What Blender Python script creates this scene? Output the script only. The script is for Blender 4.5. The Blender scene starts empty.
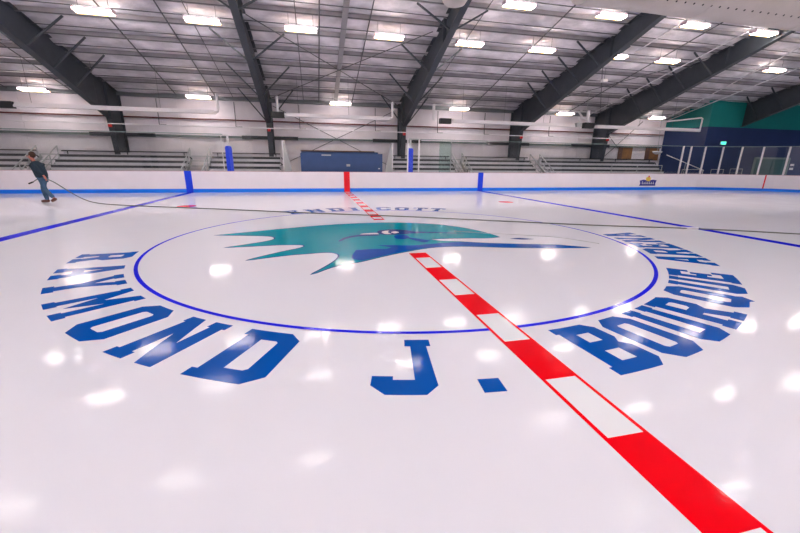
import bpy, math, random
from mathutils import Vector, Matrix
from mathutils.geometry import tessellate_polygon
random.seed(7)
C = bpy.context.scene
COL = C.collection
PI = math.pi

# ---------------------------------------------------------------- camera
cam_d = bpy.data.cameras.new('camera'); cam = bpy.data.objects.new('camera', cam_d); COL.objects.link(cam)
F_PX, PITCH, ROLL, YAW = 367.01, .2745, .0112, .2261
cam_d.sensor_width = 36; cam_d.lens = 36 * F_PX / 800; cam_d.clip_end = 300; cam_d.clip_start = .05
def cam_matrix():
    R = Vector((math.cos(YAW), -math.sin(YAW), 0)); Fh = Vector((math.sin(YAW), math.cos(YAW), 0)); Z = Vector((0, 0, 1))
    U = Fh * math.sin(PITCH) + Z * math.cos(PITCH); F = Fh * math.cos(PITCH) - Z * math.sin(PITCH)
    r = R * math.cos(ROLL) + U * math.sin(ROLL); u = U * math.cos(ROLL) - R * math.sin(ROLL)
    m = Matrix((( r.x, u.x, -F.x), (r.y, u.y, -F.y), (r.z, u.z, -F.z))).to_4x4()
    m.translation = Vector((-1.7107, -7.5209, 1.5257)); return m
cam.matrix_world = cam_matrix()
C.camera = cam

# ---------------------------------------------------------------- world, exposure
LAMP_POWER = 16.5
w = bpy.data.worlds.new('world'); C.world = w; w.use_nodes = True
w.node_tree.nodes['Background'].inputs[0].default_value = (.8, .82, .9, 1)
w.node_tree.nodes['Background'].inputs[1].default_value = .6
C.view_settings.view_transform = 'Standard'; C.view_settings.look = 'None'
C.view_settings.gamma = 1; C.view_settings.use_curve_mapping = False
C.view_settings.exposure = 1.12

# ---------------------------------------------------------------- helpers
class MB:
    def __init__(s): s.v = []; s.f = []; s.sm = set()
    def add(s, vs, fs, smooth=False):
        o = len(s.v); s.v += [tuple(v) for v in vs]
        for f in fs:
            if smooth: s.sm.add(len(s.f))
            s.f.append(tuple(i + o for i in f))
        return s
    def box(s, x0, x1, y0, y1, z0, z1):
        return s.add([(x0,y0,z0),(x1,y0,z0),(x1,y1,z0),(x0,y1,z0),(x0,y0,z1),(x1,y0,z1),(x1,y1,z1),(x0,y1,z1)],
              [(0,3,2,1),(4,5,6,7),(0,1,5,4),(1,2,6,5),(2,3,7,6),(3,0,4,7)])
    def bar(s, a, b, w, h=None, up=(0,0,1)):            # rectangular bar from a to b
        a, b = Vector(a), Vector(b); h = h or w; d = (b - a).normalized(); up = Vector(up)
        if abs(d.dot(up)) > .98: up = Vector((1,0,0))
        r = d.cross(up).normalized() * w / 2; u = r.cross(d).normalized() * h / 2
        vs = [a-r-u, a+r-u, a+r+u, a-r+u, b-r-u, b+r-u, b+r+u, b-r+u]
        return s.add(vs, [(0,1,2,3),(7,6,5,4),(0,4,5,1),(1,5,6,2),(2,6,7,3),(3,7,4,0)])
    def tube(s, pts, r, n=8, r2=None, cap=True):
        pts = [Vector(p) for p in pts]; rings = []; up = None
        for i, p in enumerate(pts):
            d = ((pts[i+1] if i+1 < len(pts) else p) - (pts[i-1] if i else p)).normalized()
            if up is None: up = Vector((0,0,1)) if abs(d.z) < .9 else Vector((1,0,0))
            x = d.cross(up).normalized(); y = x.cross(d).normalized(); up = y
            rr = r if not callable(r) else r(i / max(1, len(pts)-1))
            rings.append([p + x*rr*math.cos(2*PI*k/n) + y*rr*math.sin(2*PI*k/n) for k in range(n)])
        vs = [v for R in rings for v in R]; fs = []
        for i in range(len(rings)-1):
            for k in range(n): fs.append((i*n+k, i*n+(k+1)%n, (i+1)*n+(k+1)%n, (i+1)*n+k))
        s.add(vs, fs, True)
        if cap: s.add(rings[0], [tuple(range(n))[::-1]]); s.add(rings[-1], [tuple(range(n))])
        return s
    def prism(s, poly, f0, f1):                          # poly: list of 2-D; f0,f1 map (u,v)->3D for the two ends
        n = len(poly); s.add([f0(*p) for p in poly] + [f1(*p) for p in poly],
            [tuple(range(n))[::-1], tuple(range(n, 2*n))] + [(i, (i+1)%n, n+(i+1)%n, n+i) for i in range(n)]); return s
    def mesh(s, name):
        m = bpy.data.meshes.new(name); m.from_pydata(s.v, [], s.f)
        if s.sm: m.polygons.foreach_set('use_smooth', [i in s.sm for i in range(len(s.f))])
        m.update(); return m
    def build(s, name, mat, parent=None, **kw):
        o = bpy.data.objects.new(name, s.mesh(name)); COL.objects.link(o)
        if mat: o.data.materials.append(mat)
        if parent: o.parent = parent
        for k, v in kw.items(): o[k] = v
        return o
def tag(o, label=None, cat=None, group=None, kind=None):
    if label: o['label'] = label
    if cat: o['category'] = cat
    if group: o['group'] = group
    if kind: o['kind'] = kind
    return o
def empty(name, loc=(0,0,0)):
    o = bpy.data.objects.new(name, None); COL.objects.link(o); o.location = loc; o.empty_display_size = .2; return o
def thing(name, label, cat, loc=(0,0,0), group=None): return tag(empty(name, loc), label, cat, group)
def shared(name, mesh, parent, loc=(0,0,0), rot=None):
    o = bpy.data.objects.new(name, mesh); COL.objects.link(o); o.parent = parent; o.location = loc
    if rot: o.rotation_euler = rot
    return o
def copy_tree(o, parent=None):
    c = o.copy(); COL.objects.link(c); c.parent = parent
    for ch in list(o.children): copy_tree(ch, c)
    return c

# ---------------------------------------------------------------- materials
def mat(name, col, rough=.6, metal=0, spec=.5, noise=0, nscale=3, bump=0, bscale=20, coat=0, coat_rough=.05, alpha=None, stretch=(1,1,1), emit=None, estr=0, col2=None):
    m = bpy.data.materials.new(name); m.use_nodes = True; nt = m.node_tree; b = nt.nodes['Principled BSDF']
    b.inputs['Base Color'].default_value = (*col, 1); b.inputs['Roughness'].default_value = rough
    b.inputs['Metallic'].default_value = metal; b.inputs['Specular IOR Level'].default_value = spec
    if coat: b.inputs['Coat Weight'].default_value = coat; b.inputs['Coat Roughness'].default_value = coat_rough
    if emit: b.inputs['Emission Color'].default_value = (*emit, 1); b.inputs['Emission Strength'].default_value = estr
    if noise or bump:
        tc = nt.nodes.new('ShaderNodeTexCoord'); mp = nt.nodes.new('ShaderNodeMapping'); mp.inputs['Scale'].default_value = stretch
        nt.links.new(tc.outputs['Object'], mp.inputs['Vector'])
    if noise:
        n = nt.nodes.new('ShaderNodeTexNoise'); n.inputs['Scale'].default_value = nscale; n.inputs['Detail'].default_value = 4
        nt.links.new(mp.outputs[0], n.inputs['Vector'])
        mx = nt.nodes.new('ShaderNodeMix'); mx.data_type = 'RGBA'
        r = nt.nodes.new('ShaderNodeMapRange'); r.inputs['From Min'].default_value = .3; r.inputs['From Max'].default_value = .7
        nt.links.new(n.outputs['Fac'], r.inputs['Value']); nt.links.new(r.outputs[0], mx.inputs['Factor'])
        c2 = col2 or tuple(max(0, c * (1 - noise)) for c in col)
        mx.inputs['A'].default_value = (*col, 1); mx.inputs['B'].default_value = (*c2, 1)
        nt.links.new(mx.outputs['Result'], b.inputs['Base Color'])
    if bump:
        n2 = nt.nodes.new('ShaderNodeTexNoise'); n2.inputs['Scale'].default_value = bscale; n2.inputs['Detail'].default_value = 5
        nt.links.new(mp.outputs[0], n2.inputs['Vector'])
        bp = nt.nodes.new('ShaderNodeBump'); bp.inputs['Strength'].default_value = 1; bp.inputs['Distance'].default_value = bump
        nt.links.new(n2.outputs['Fac'], bp.inputs['Height']); nt.links.new(bp.outputs[0], b.inputs['Normal'])
    return m
def ice_mat(name, col, wear=.0):
    """matt white or painted base under a clear, faintly rippled layer of ice"""
    m = mat(name, col, rough=.9, spec=0); nt = m.node_tree; b = nt.nodes['Principled BSDF']
    b.inputs['Coat Weight'].default_value = .8; b.inputs['Coat IOR'].default_value = 1.19
    tc = nt.nodes.new('ShaderNodeTexCoord')
    geo = nt.nodes.new('ShaderNodeNewGeometry')
    a = nt.nodes.new('ShaderNodeTexNoise'); a.inputs['Scale'].default_value = 5; a.inputs['Detail'].default_value = 2
    c = nt.nodes.new('ShaderNodeTexNoise'); c.inputs['Scale'].default_value = 34; c.inputs['Detail'].default_value = 3
    for n in (a, c): nt.links.new(geo.outputs['Position'], n.inputs['Vector'])
    b1 = nt.nodes.new('ShaderNodeBump'); b1.inputs['Distance'].default_value = .0006
    b2 = nt.nodes.new('ShaderNodeBump'); b2.inputs['Distance'].default_value = .0003
    nt.links.new(a.outputs['Fac'], b1.inputs['Height']); nt.links.new(c.outputs['Fac'], b2.inputs['Height'])
    nt.links.new(b1.outputs[0], b2.inputs['Normal']); nt.links.new(b2.outputs[0], b.inputs['Coat Normal'])
    # polish varies in patches: smoother and more scuffed stretches
    d = nt.nodes.new('ShaderNodeTexNoise'); d.inputs['Scale'].default_value = .9; nt.links.new(geo.outputs['Position'], d.inputs['Vector'])
    r = nt.nodes.new('ShaderNodeMapRange'); r.inputs['From Min'].default_value = .35; r.inputs['From Max'].default_value = .65
    r.inputs['To Min'].default_value = .045; r.inputs['To Max'].default_value = .10
    nt.links.new(d.outputs['Fac'], r.inputs['Value']); nt.links.new(r.outputs[0], b.inputs['Coat Roughness'])
    # frosty mottling of the base
    e = nt.nodes.new('ShaderNodeTexNoise'); e.inputs['Scale'].default_value = 1.3; e.inputs['Detail'].default_value = 6
    nt.links.new(geo.outputs['Position'], e.inputs['Vector'])
    mx = nt.nodes.new('ShaderNodeMix'); mx.data_type = 'RGBA'; mx.inputs['A'].default_value = (*col, 1)
    k = .975 if not wear else 1
    mx.inputs['B'].default_value = (*[min(1, x * k + wear) for x in col], 1)
    nt.links.new(e.outputs['Fac'], mx.inputs['Factor']); nt.links.new(mx.outputs['Result'], b.inputs['Base Color'])
    return m
ICE = ice_mat('ice', (.80, .79, .865))
P_BLUE = ice_mat('letter_blue_paint', (.0, .085, .42), .002)
P_LINE = ice_mat('circle_blue_paint', (.008, .010, .78), .005)
P_RED = ice_mat('red_paint', (.92, .0, .006), .0)
P_TEAL = ice_mat('teal_paint', (.0, .31, .40), .0)
P_NAVY = ice_mat('navy_paint', (.0, .075, .42), .0)
P_DARK = ice_mat('dark_outline_paint', (.012, .05, .24))
P_WHITE = ice_mat('white_paint', (.84, .84, .88))
STEEL = mat('grey_painted_steel', (.055, .064, .078), .45, noise=.25, nscale=2, bump=.002, bscale=30)
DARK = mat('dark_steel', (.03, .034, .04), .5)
ROD = mat('roof_rod_steel', (.10, .10, .11), .5)
PURLIN = mat('grey_purlin', (.38, .36, .38), .5, noise=.3, nscale=1.5)
FOIL = mat('foil_roof_liner', (.93, .88, .93), .5, metal=.05, noise=.5, nscale=1.0, bump=.05, bscale=3.2, stretch=(1, 2.2, 1))
LINER = mat('white_wall_liner', (.89, .83, .88), .5, noise=.10, nscale=1.2)
SEAMDK = mat('wall_girt_green', (.13, .17, .165), .6)
EAVE = mat('eave_strut', (.17, .18, .19), .6)
TEAL = mat('teal_wall_paint', (.008, .25, .235), .5, noise=.12, nscale=.8)
NAVY = mat('navy_wall_paint', (.022, .045, .15), .5, noise=.15, nscale=.8)
BOARD = mat('white_dasher_plastic', (.92, .86, .93), .3, noise=.04, nscale=2)
KICK = mat('blue_kick_plate', (.0, .21, .95), .3)
B_BLUE = mat('blue_marker', (.0, .055, .85), .35)
B_RED = mat('red_marker', (.85, .004, .02), .35)
CAP = mat('pink_grey_cap', (.62, .40, .45), .4)
WHITE = mat('white_metal', (.78, .75, .78), .35)
LGREY = mat('light_grey_metal', (.45, .46, .47), .4)
ALU = mat('aluminium_plank', (.66, .64, .68), .4, metal=.1, noise=.12, nscale=3)
BLACK = mat('black', (.012, .012, .014), .5)
REDP = mat('red_brown_pipe', (.17, .04, .04), .45)
CONC = mat('concrete', (.25, .25, .26), .8, noise=.3, nscale=2)
BOXBLUE = mat('booth_blue_panel', (.035, .085, .24), .35, noise=.15, nscale=2)
BROWN = mat('brown_wood_trim', (.16, .085, .06), .5)
PLY = mat('orange_brown_board', (.36, .17, .06), .6, noise=.35, nscale=2.5)
STRAP = mat('seam_strap_grey', (.30, .29, .30), .6)
DUCT = mat('cream_fabric_duct', (.60, .55, .52), .8, noise=.12, nscale=1.5, bump=.03, bscale=2.5)
LAMP = mat('lamp_diffuser', (1, 1, 1), .5, emit=(1, .955, .93), estr=LAMP_POWER)
UPL = mat('added_uplight_glow', (1, 1, 1), .5, emit=(1, .93, .96), estr=LAMP_POWER * .07)  # weak glow for the added strips on top of the lamps
HOUS = mat('lamp_housing', (.80, .62, .70), .4)  # pink tint puts the lamp's glow into the housing colour
GLOW_RIM = mat('painted_glow_rim', (.85, .50, .12), .4)  # warm lower fringe of the lamp glow, painted as an orange strip
GREEN = mat('green_exit_sign', (.0, .5, .3), .5, emit=(.1, 1, .65), estr=.8)
HOSE = mat('dark_green_hose', (.13, .14, .12), .5)
ALARM = mat('red_alarm_plastic', (.7, .02, .02), .4)
DOORM = mat('grey_green_door', (.07, .16, .17), .4)
SKIN = mat('skin', (.56, .20, .15), .55)
HAIR = mat('brown_hair', (.06, .028, .018), .8)
JACKET = mat('dark_navy_jacket', (.016, .035, .058), .8, noise=.3, nscale=9)
JEANS = mat('blue_jeans', (.07, .14, .24), .85, noise=.25, nscale=12)
SHOE = mat('brown_leather', (.13, .035, .02), .5)
YEL = mat('yellow_print', (.85, .60, .08), .4)
def glass_mat():
    m = bpy.data.materials.new('clear_glass'); m.use_nodes = True; nt = m.node_tree; nt.nodes.clear()
    o = nt.nodes.new('ShaderNodeOutputMaterial'); t = nt.nodes.new('ShaderNodeBsdfTransparent'); g = nt.nodes.new('ShaderNodeBsdfGlossy')
    t.inputs[0].default_value = (.975, .985, .982, 1); g.inputs['Roughness'].default_value = .01
    lw = nt.nodes.new('ShaderNodeLayerWeight'); lw.inputs[0].default_value = .5; mx = nt.nodes.new('ShaderNodeMixShader')
    pw = nt.nodes.new('ShaderNodeMath'); pw.operation = 'POWER'; pw.inputs[1].default_value = 5; nt.links.new(lw.outputs['Facing'], pw.inputs[0])
    fr = nt.nodes.new('ShaderNodeMath'); fr.operation = 'MULTIPLY_ADD'; fr.inputs[1].default_value = .96; fr.inputs[2].default_value = .04; nt.links.new(pw.outputs[0], fr.inputs[0])
    nt.links.new(fr.outputs[0], mx.inputs[0]); nt.links.new(t.outputs[0], mx.inputs[1]); nt.links.new(g.outputs[0], mx.inputs[2])
    nt.links.new(mx.outputs[0], o.inputs[0]); return m
GLASS = glass_mat()
GEDGE = mat('glass_edge_trim', (.22, .30, .30), .3)

# ---------------------------------------------------------------- dimensions
YW = 17.1; XL, XR = -24.0, 35.0; XC = 24.6; YB = 13.8           # far wall, ends, painted block corner
def top(y): return 9.2 - .25 * abs(y)                            # top of the rafters
def zr(y): return 9.38 - .25 * abs(y)                            # roof plane
def zb(y):                                                       # underside of the rafters
    y = abs(y); return max(0, 3.62 + .358 * (15.5 - y)) if y > 6 else top(y) - .675
PURL = [15.4 - 1.3 * k for k in range(12)]
FRX = [-19.8, -11.83, -4.05, 3.74, 11.6, 18.2, 27.5]

# ---------------------------------------------------------------- floor and ice
m = MB(); m.box(-24, 32, -17.1, 17.1, -.30, -.06); m.build('floor_stands', CONC, kind='structure')
def rink_outline(ext=0):
    pts = []; R = 8.53 + ext; cx, cy = 21.95, 4.42
    for sx, sy, a0 in ((1, 1, 90), (1, -1, 0), (-1, -1, -90), (-1, 1, 180)):
        for k in range(25):
            a = math.radians(a0 - 90 * k / 24); pts.append((sx * cx + R * math.cos(a), sy * cy + R * math.sin(a)))
    return pts
o = rink_outline(0); n = len(o); m = MB()
m.add([(x, y, 0) for x, y in o] + [(x, y, -.055) for x, y in o], [tuple(range(n))[::-1], tuple(range(n, 2*n))] + [(i, (i+1) % n, n+(i+1) % n, n+i) for i in range(n)])
floor = m.build('floor', ICE, kind='structure', label='glossy white ice sheet')

# ---------------------------------------------------------------- painted markings: flat paint slabs a few mm thick
def smooth(pts, sub=5):
    out = []; n = len(pts)
    for i in range(n):
        p0, p1, p2, p3 = pts[i-1], pts[i], pts[(i+1) % n], pts[(i+2) % n]
        c1, c2 = p1[2], p2[2]
        t1 = (0, 0) if c1 else ((p2[0]-p0[0])/2, (p2[1]-p0[1])/2)
        t2 = (0, 0) if c2 else ((p3[0]-p1[0])/2, (p3[1]-p1[1])/2)
        if c1: t1 = ((p2[0]-p1[0])*.8, (p2[1]-p1[1])*.8)
        if c2: t2 = ((p2[0]-p1[0])*.8, (p2[1]-p1[1])*.8)
        for k in range(sub):
            t = k / sub; a = 2*t**3-3*t*t+1; b = t**3-2*t*t+t; c = -2*t**3+3*t*t; d = t**3-t*t
            out.append((a*p1[0]+b*t1[0]+c*p2[0]+d*t2[0], a*p1[1]+b*t1[1]+c*p2[1]+d*t2[1]))
    return out
def slab(polys, z1, z0=-.001):
    """polys: outline and holes (2-D); a filled flat slab"""
    mb = MB(); flat = [p for q in polys for p in q]
    tri = tessellate_polygon([[Vector((x, y, 0)) for x, y in q] for q in polys])
    fs = []
    for t in tri:
        a, b, c = (flat[i] for i in t)
        ar = (b[0]-a[0])*(c[1]-a[1])-(b[1]-a[1])*(c[0]-a[0])
        fs.append(t if ar > 0 else t[::-1])
    mb.add([(x, y, z1) for x, y in flat], fs)
    off = 0
    for q in polys:
        n = len(q); mb.add([(x, y, z1) for x, y in q] + [(x, y, z0) for x, y in q], [(i, n+i, n+(i+1) % n, (i+1) % n) for i in range(n)])
    return mb
def rect(x0, x1, y0, y1): return [(x0, y0), (x1, y0), (x1, y1), (x0, y1)]
def ring(r0, r1, n=160): 
    return [[(r1*math.cos(2*PI*k/n), r1*math.sin(2*PI*k/n)) for k in range(n)], [(r0*math.cos(2*PI*k/n), r0*math.sin(2*PI*k/n)) for k in range(n)]]
# centre circle (a strip of quads, so that it stays clean)
m = MB(); N = 240; r0, r1 = 4.547, 4.60
for k in range(N): 
    a, b = 2*PI*k/N, 2*PI*(k+1)/N
    m.add([(r*math.cos(t), r*math.sin(t), .0022) for r, t in ((r0, a), (r1, a), (r1, b), (r0, b))], [(0, 1, 2, 3)])
cc = tag(m.build('center_circle', P_LINE), 'thin bright blue circle painted on the ice around the bird emblem', 'rink marking')
cc.scale.x = 1.004; cc.location.x = -.036
for x, s in ((-7.77, 'left'), (7.77, 'right')):
    tag(slab([rect(x-.152, x+.152, -12.92, 12.92)], .0018).build('blue_line', P_LINE),
        {'left': 'long blue line crossing the ice on the left, behind the hose', 'right': 'long blue line crossing the ice on the right, beyond the arc of lettering'}[s], 'rink marking')
# centre red line: two thin edges with alternating red blocks
t = thing('center_line', 'checkered red and white line running across the ice through the middle', 'rink marking')
for x0, x1 in ((-.152, -.124), (.124, .152)):
    for ya, yb in ((-12.93, -1.44), (2.5, 12.92)): slab([rect(x0, x1, ya, yb)], .0030).build('edge_stripe', P_RED, t)
B0 = -1.785; P = .61
k = -18
while B0 + P*k < 12.9:
    a, b = B0 + P*k, B0 + P*(k+1)
    a = max(a, -12.93); b = min(b, 12.92)
    if k % 2 == 0:
        if a < -1.5: b = min(b, -1.44)
        if a < -1.5 or a > 1.95: slab([rect(-.126, .126, a, b)], .0028).build('red_block', P_RED, t)
    elif a < -1.6 or a > 2.0:
        slab([rect(-.126, .126, a, b)], .0024).build('white_block', P_WHITE, t)
    k += 1
slab([rect(-.126, .126, 2.5, 2.72)], .0028).build('red_block', P_RED, t)
for x, l in ((-6.1, 'small red spot on the far ice left of the circle'), (6.1, 'small red spot on the far ice right of the circle')):
    c = [(x + .305*math.cos(2*PI*i/32), 6.7 + .305*math.sin(2*PI*i/32)) for i in range(32)]
    tag(slab([c], .0015).build('faceoff_spot', P_RED), l, 'rink marking')

# bird-head emblem
body=[(-3.84,0.88,1),(-3.23,1.14,0),(-2.45,1.50,0),(-1.38,1.88,0),(-0.34,2.02,0),(0.43,1.95,0),(1.24,1.61,0),(1.63,1.19,0),(1.91,0.75,0),(2.10,0.14,0),(2.15,-0.33,1),(1.85,-0.39,0),(1.45,-0.33,0),(1.03,-0.29,0),(0.54,-0.29,1),(0.77,-0.52,0),(1.12,-0.64,0),(1.61,-0.88,0),(2.31,-1.10,0),(2.84,-1.24,0),(3.14,-1.42,0),(3.39,-1.61,1),(2.84,-1.54,0),(2.31,-1.43,0),(1.79,-1.31,0),(1.33,-1.15,0),(0.95,-1.06,0),(0.53,-1.04,0),(0.19,-1.13,0),(-0.17,-1.30,0),(-0.58,-1.53,0),(-1.06,-1.85,0),(-1.47,-2.05,0),(-1.82,-2.42,1),(-1.62,-2.08,0),(-1.45,-1.73,0),(-1.36,-1.41,0),(-1.41,-1.20,0),(-1.59,-1.11,0),(-1.89,-1.15,0),(-2.26,-1.22,0),(-2.83,-1.44,1),(-2.66,-1.25,0),(-2.32,-0.92,0),(-2.03,-0.68,0),(-1.95,-0.52,0),(-2.04,-0.40,0),(-2.37,-0.35,0),(-2.77,-0.37,0),(-3.37,-0.41,1),(-2.98,-0.16,0),(-2.64,0.11,0),(-2.56,0.34,0),(-2.69,0.57,0),(-3.11,0.72,0)]
jaw=[(-1.17,-1.59,0),(-1.04,-1.02,1),(-0.69,-1.00,0),(-0.49,-1.03,0),(-0.36,-0.93,1),(-0.47,-0.82,0),(-0.62,-0.70,1),(-0.26,-0.75,0),(0.06,-0.82,0),(0.67,-0.72,0),(1.14,-0.70,0),(1.60,-0.90,0),(2.30,-1.12,0),(2.83,-1.26,0),(3.13,-1.43,0),(3.37,-1.61,1),(2.85,-1.53,0),(2.32,-1.42,0),(1.79,-1.29,0),(1.33,-1.13,0),(0.96,-1.04,0),(0.54,-1.03,0),(0.20,-1.11,0),(-0.17,-1.27,0),(-0.57,-1.50,0),(-1.03,-1.80,1)]
brow=[(-1.29,-0.21,1),(-1.11,0.09,0),(-0.81,0.27,0),(-0.48,0.28,0),(-0.38,0.35,1),(-0.53,0.42,0),(-0.84,0.38,0),(-1.12,0.16,0)]
highlight=[(-0.80,0.47,1),(-0.69,0.55,0),(-0.41,0.58,0),(-0.37,0.43,1),(-0.62,0.44,0)]
eye=[(-0.36,0.76,0),(-0.16,0.96,0),(0.11,0.97,0),(0.34,0.82,0),(0.48,0.61,1),(1.06,0.44,0),(1.72,0.13,1),(1.02,0.32,0),(0.43,0.39,0),(0.17,0.31,0),(-0.10,0.30,0),(-0.33,0.40,0)]
wh1=[(-0.27,0.66,0),(-0.16,0.81,0),(-0.06,0.81,1),(-0.13,0.62,0),(-0.09,0.40,1),(-0.23,0.43,0)]
wh2=[(-0.06,0.60,0),(0.05,0.70,0),(0.12,0.57,0),(0.00,0.47,0)]
blob=[(-0.08,0.17,0),(0.07,0.26,0),(0.19,0.20,0),(0.21,-0.02,0),(0.05,-0.22,0),(-0.10,-0.12,0)]
low=[(0.11,0.06,1),(0.28,-0.14,0),(0.56,-0.44,1),(0.37,-0.59,0),(0.20,-0.28,0)]
sliver=[(2.30,-0.53,1),(2.56,-0.50,0),(2.78,-0.67,1),(2.50,-0.67,0)]
t = thing('bird_emblem', 'large teal and navy bird head with long open beak painted at centre ice', 'emblem')
bs = smooth(body)
def grow(poly, d):
    out = []; n = len(poly)
    for i in range(n):
        a, b, c = Vector(poly[i-1]), Vector(poly[i]), Vector(poly[(i+1) % n])
        e1 = (b-a).normalized(); e2 = (c-b).normalized(); nn = (Vector((-e1.y, e1.x)) + Vector((-e2.y, e2.x)))
        if nn.length < 1e-4: nn = e1
        nn.normalize(); out.append(tuple(b + nn * d))
    return out
slab([grow(bs, .028)], .0016).build('dark_outline', P_DARK, t)
slab([bs], .0022).build('teal_head', P_TEAL, t, label='teal head and feathers')
def emb(name, pts, z, mt): slab([smooth(pts)], z).build(name, mt, t)
emb('navy_jaw', jaw, .0028, P_NAVY); slab([grow(smooth(brow), -.03)], .0028).build('brow_line', P_DARK, t); emb('white_highlight', highlight, .0032, P_WHITE)
emb('eye_patch', eye, .0028, P_DARK); emb('eye_white', wh1, .0034, P_WHITE); emb('eye_white', wh2, .0034, P_WHITE)
emb('cheek_mark', blob, .0028, P_NAVY); emb('beak_shade', low, .0028, P_NAVY); emb('beak_tip', sliver, .0022, P_DARK)

# block letters, drawn on a 6 x 9 grid and bent around the circle
OCT = [(1.4,0),(4.6,0),(6,1.4),(6,7.6),(4.6,9),(1.4,9),(0,7.6),(0,1.4)]
OH = [(2.2,1.8),(3.8,1.8),(4.1,2.1),(4.1,6.9),(3.8,7.2),(2.2,7.2),(1.9,6.9),(1.9,2.1)]
G = {
'R': (6,[[(0,0),(2.7,0),(2.7,1.2),(2.2,1.2),(2.2,3.5),(2.9,3.5),(3.8,1.2),(3.5,1.2),(3.5,0),(6.2,0),(6.2,1.2),(5.7,1.2),(4.8,3.8),(5.8,4.8),(5.8,7.9),(4.7,9),(0,9),(0,7.8),(.4,7.8),(.4,1.2),(0,1.2)],[(2.2,5.1),(3.6,5.1),(4.0,5.5),(4.0,7),(3.7,7.3),(2.2,7.3)]]),
'A': (6,[[(0,0),(2.3,0),(2.3,1.2),(1.95,1.2),(2.2,2.3),(3.8,2.3),(4.05,1.2),(3.7,1.2),(3.7,0),(6,0),(6,1.2),(5.7,1.2),(4.15,9),(1.85,9),(.3,1.2),(0,1.2)],[(2.5,3.8),(3.5,3.8),(3,6.6)]]),
'Y': (6,[[(1.6,0),(4.4,0),(4.4,1.2),(3.9,1.2),(3.9,4),(5.7,7.8),(6.1,7.8),(6.1,9),(3.8,9),(3.8,7.8),(4.1,7.8),(3,5.4),(1.9,7.8),(2.2,7.8),(2.2,9),(-.1,9),(-.1,7.8),(.3,7.8),(2.1,4),(2.1,1.2),(1.6,1.2)]]),
'M': (7.2,[[(0,0),(2.3,0),(2.3,1.2),(1.95,1.2),(1.95,5.4),(3.6,1.6),(5.25,5.4),(5.25,1.2),(4.9,1.2),(4.9,0),(7.2,0),(7.2,1.2),(6.8,1.2),(6.8,7.8),(7.2,7.8),(7.2,9),(5.3,9),(3.6,5.4),(1.9,9),(0,9),(0,7.8),(.4,7.8),(.4,1.2),(0,1.2)]]),
'O': (6,[OCT, OH]),
'N': (6.4,[[(0,0),(2.5,0),(2.5,1.2),(2.1,1.2),(2.1,5.4),(4.2,0),(6.0,0),(6.0,7.8),(6.4,7.8),(6.4,9),(3.9,9),(3.9,7.8),(4.3,7.8),(4.3,3.8),(2.2,9),(0,9),(0,7.8),(.4,7.8),(.4,1.2),(0,1.2)]]),
'D': (6,[[(0,0),(4.7,0),(6,1.3),(6,7.7),(4.7,9),(0,9),(0,7.8),(.5,7.8),(.5,1.2),(0,1.2)],[(2.3,1.8),(3.9,1.8),(4.2,2.1),(4.2,6.9),(3.9,7.2),(2.3,7.2)]]),
'J': (6,[[(1.3,0),(4.7,0),(5.8,1.2),(5.6,7.7),(6.1,7.7),(6.1,9),(3.1,9),(3.1,7.7),(3.75,7.7),(3.85,2.0),(1.9,2.0),(1.9,2.5),(0,2.5),(0,1.2)]]),
'B': (6,[[(0,0),(4.9,0),(6,1.1),(6,3.7),(5.2,4.6),(5.9,5.5),(5.9,7.9),(4.8,9),(0,9),(0,7.8),(.4,7.8),(.4,1.2),(0,1.2)],[(2.2,1.8),(4.1,1.8),(4.1,3.7),(2.2,3.7)],[(2.2,5.4),(4.0,5.4),(4.0,7.2),(2.2,7.2)]]),
'U': (6,[[(1.4,0),(4.6,0),(5.7,1.2),(5.7,7.8),(6.1,7.8),(6.1,9),(3.6,9),(3.6,7.8),(3.9,7.8),(3.9,1.9),(2.1,1.9),(2.1,7.8),(2.4,7.8),(2.4,9),(-.1,9),(-.1,7.8),(.3,7.8),(.3,1.2)]]),
'Q': (6,[[(1.4,0),(4.3,0),(5.0,-.5),(6.4,.7),(5.9,1.4),(6,1.8),(6,7.6),(4.6,9),(1.4,9),(0,7.6),(0,1.4)], OH]),
'E': (6,[[(0,0),(5.9,0),(5.9,2.9),(4.6,2.9),(4.6,1.8),(2.2,1.8),(2.2,3.8),(3.1,3.8),(3.1,3.1),(4.4,3.1),(4.4,5.9),(3.1,5.9),(3.1,5.2),(2.2,5.2),(2.2,7.2),(4.4,7.2),(4.4,6.1),(5.7,6.1),(5.7,9),(0,9),(0,7.8),(.4,7.8),(.4,1.2),(0,1.2)]]),
'I': (3,[[(0,0),(3,0),(3,1.2),(2.5,1.2),(2.5,7.8),(3,7.8),(3,9),(0,9),(0,7.8),(.5,7.8),(.5,1.2),(0,1.2)]]),
'C': (6,[[(1.4,0),(4.6,0),(6,1.4),(6,3.2),(4.1,3.2),(4.1,1.8),(1.9,1.8),(1.9,7.2),(4.1,7.2),(4.1,5.8),(6,5.8),(6,7.6),(4.6,9),(1.4,9),(0,7.6),(0,1.4)]]),
'T': (6,[[(1.6,0),(4.4,0),(4.4,1.2),(3.9,1.2),(3.9,7.2),(4.7,7.2),(4.7,6.1),(6,6.1),(6,9),(0,9),(0,6.1),(1.3,6.1),(1.3,7.2),(2.1,7.2),(2.1,1.2),(1.6,1.2)]]),
'.': (1.7,[[(0,0),(1.7,0),(1.7,1.8),(0,1.8)]]),
}
RI, RO = 4.72, 5.53
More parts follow.
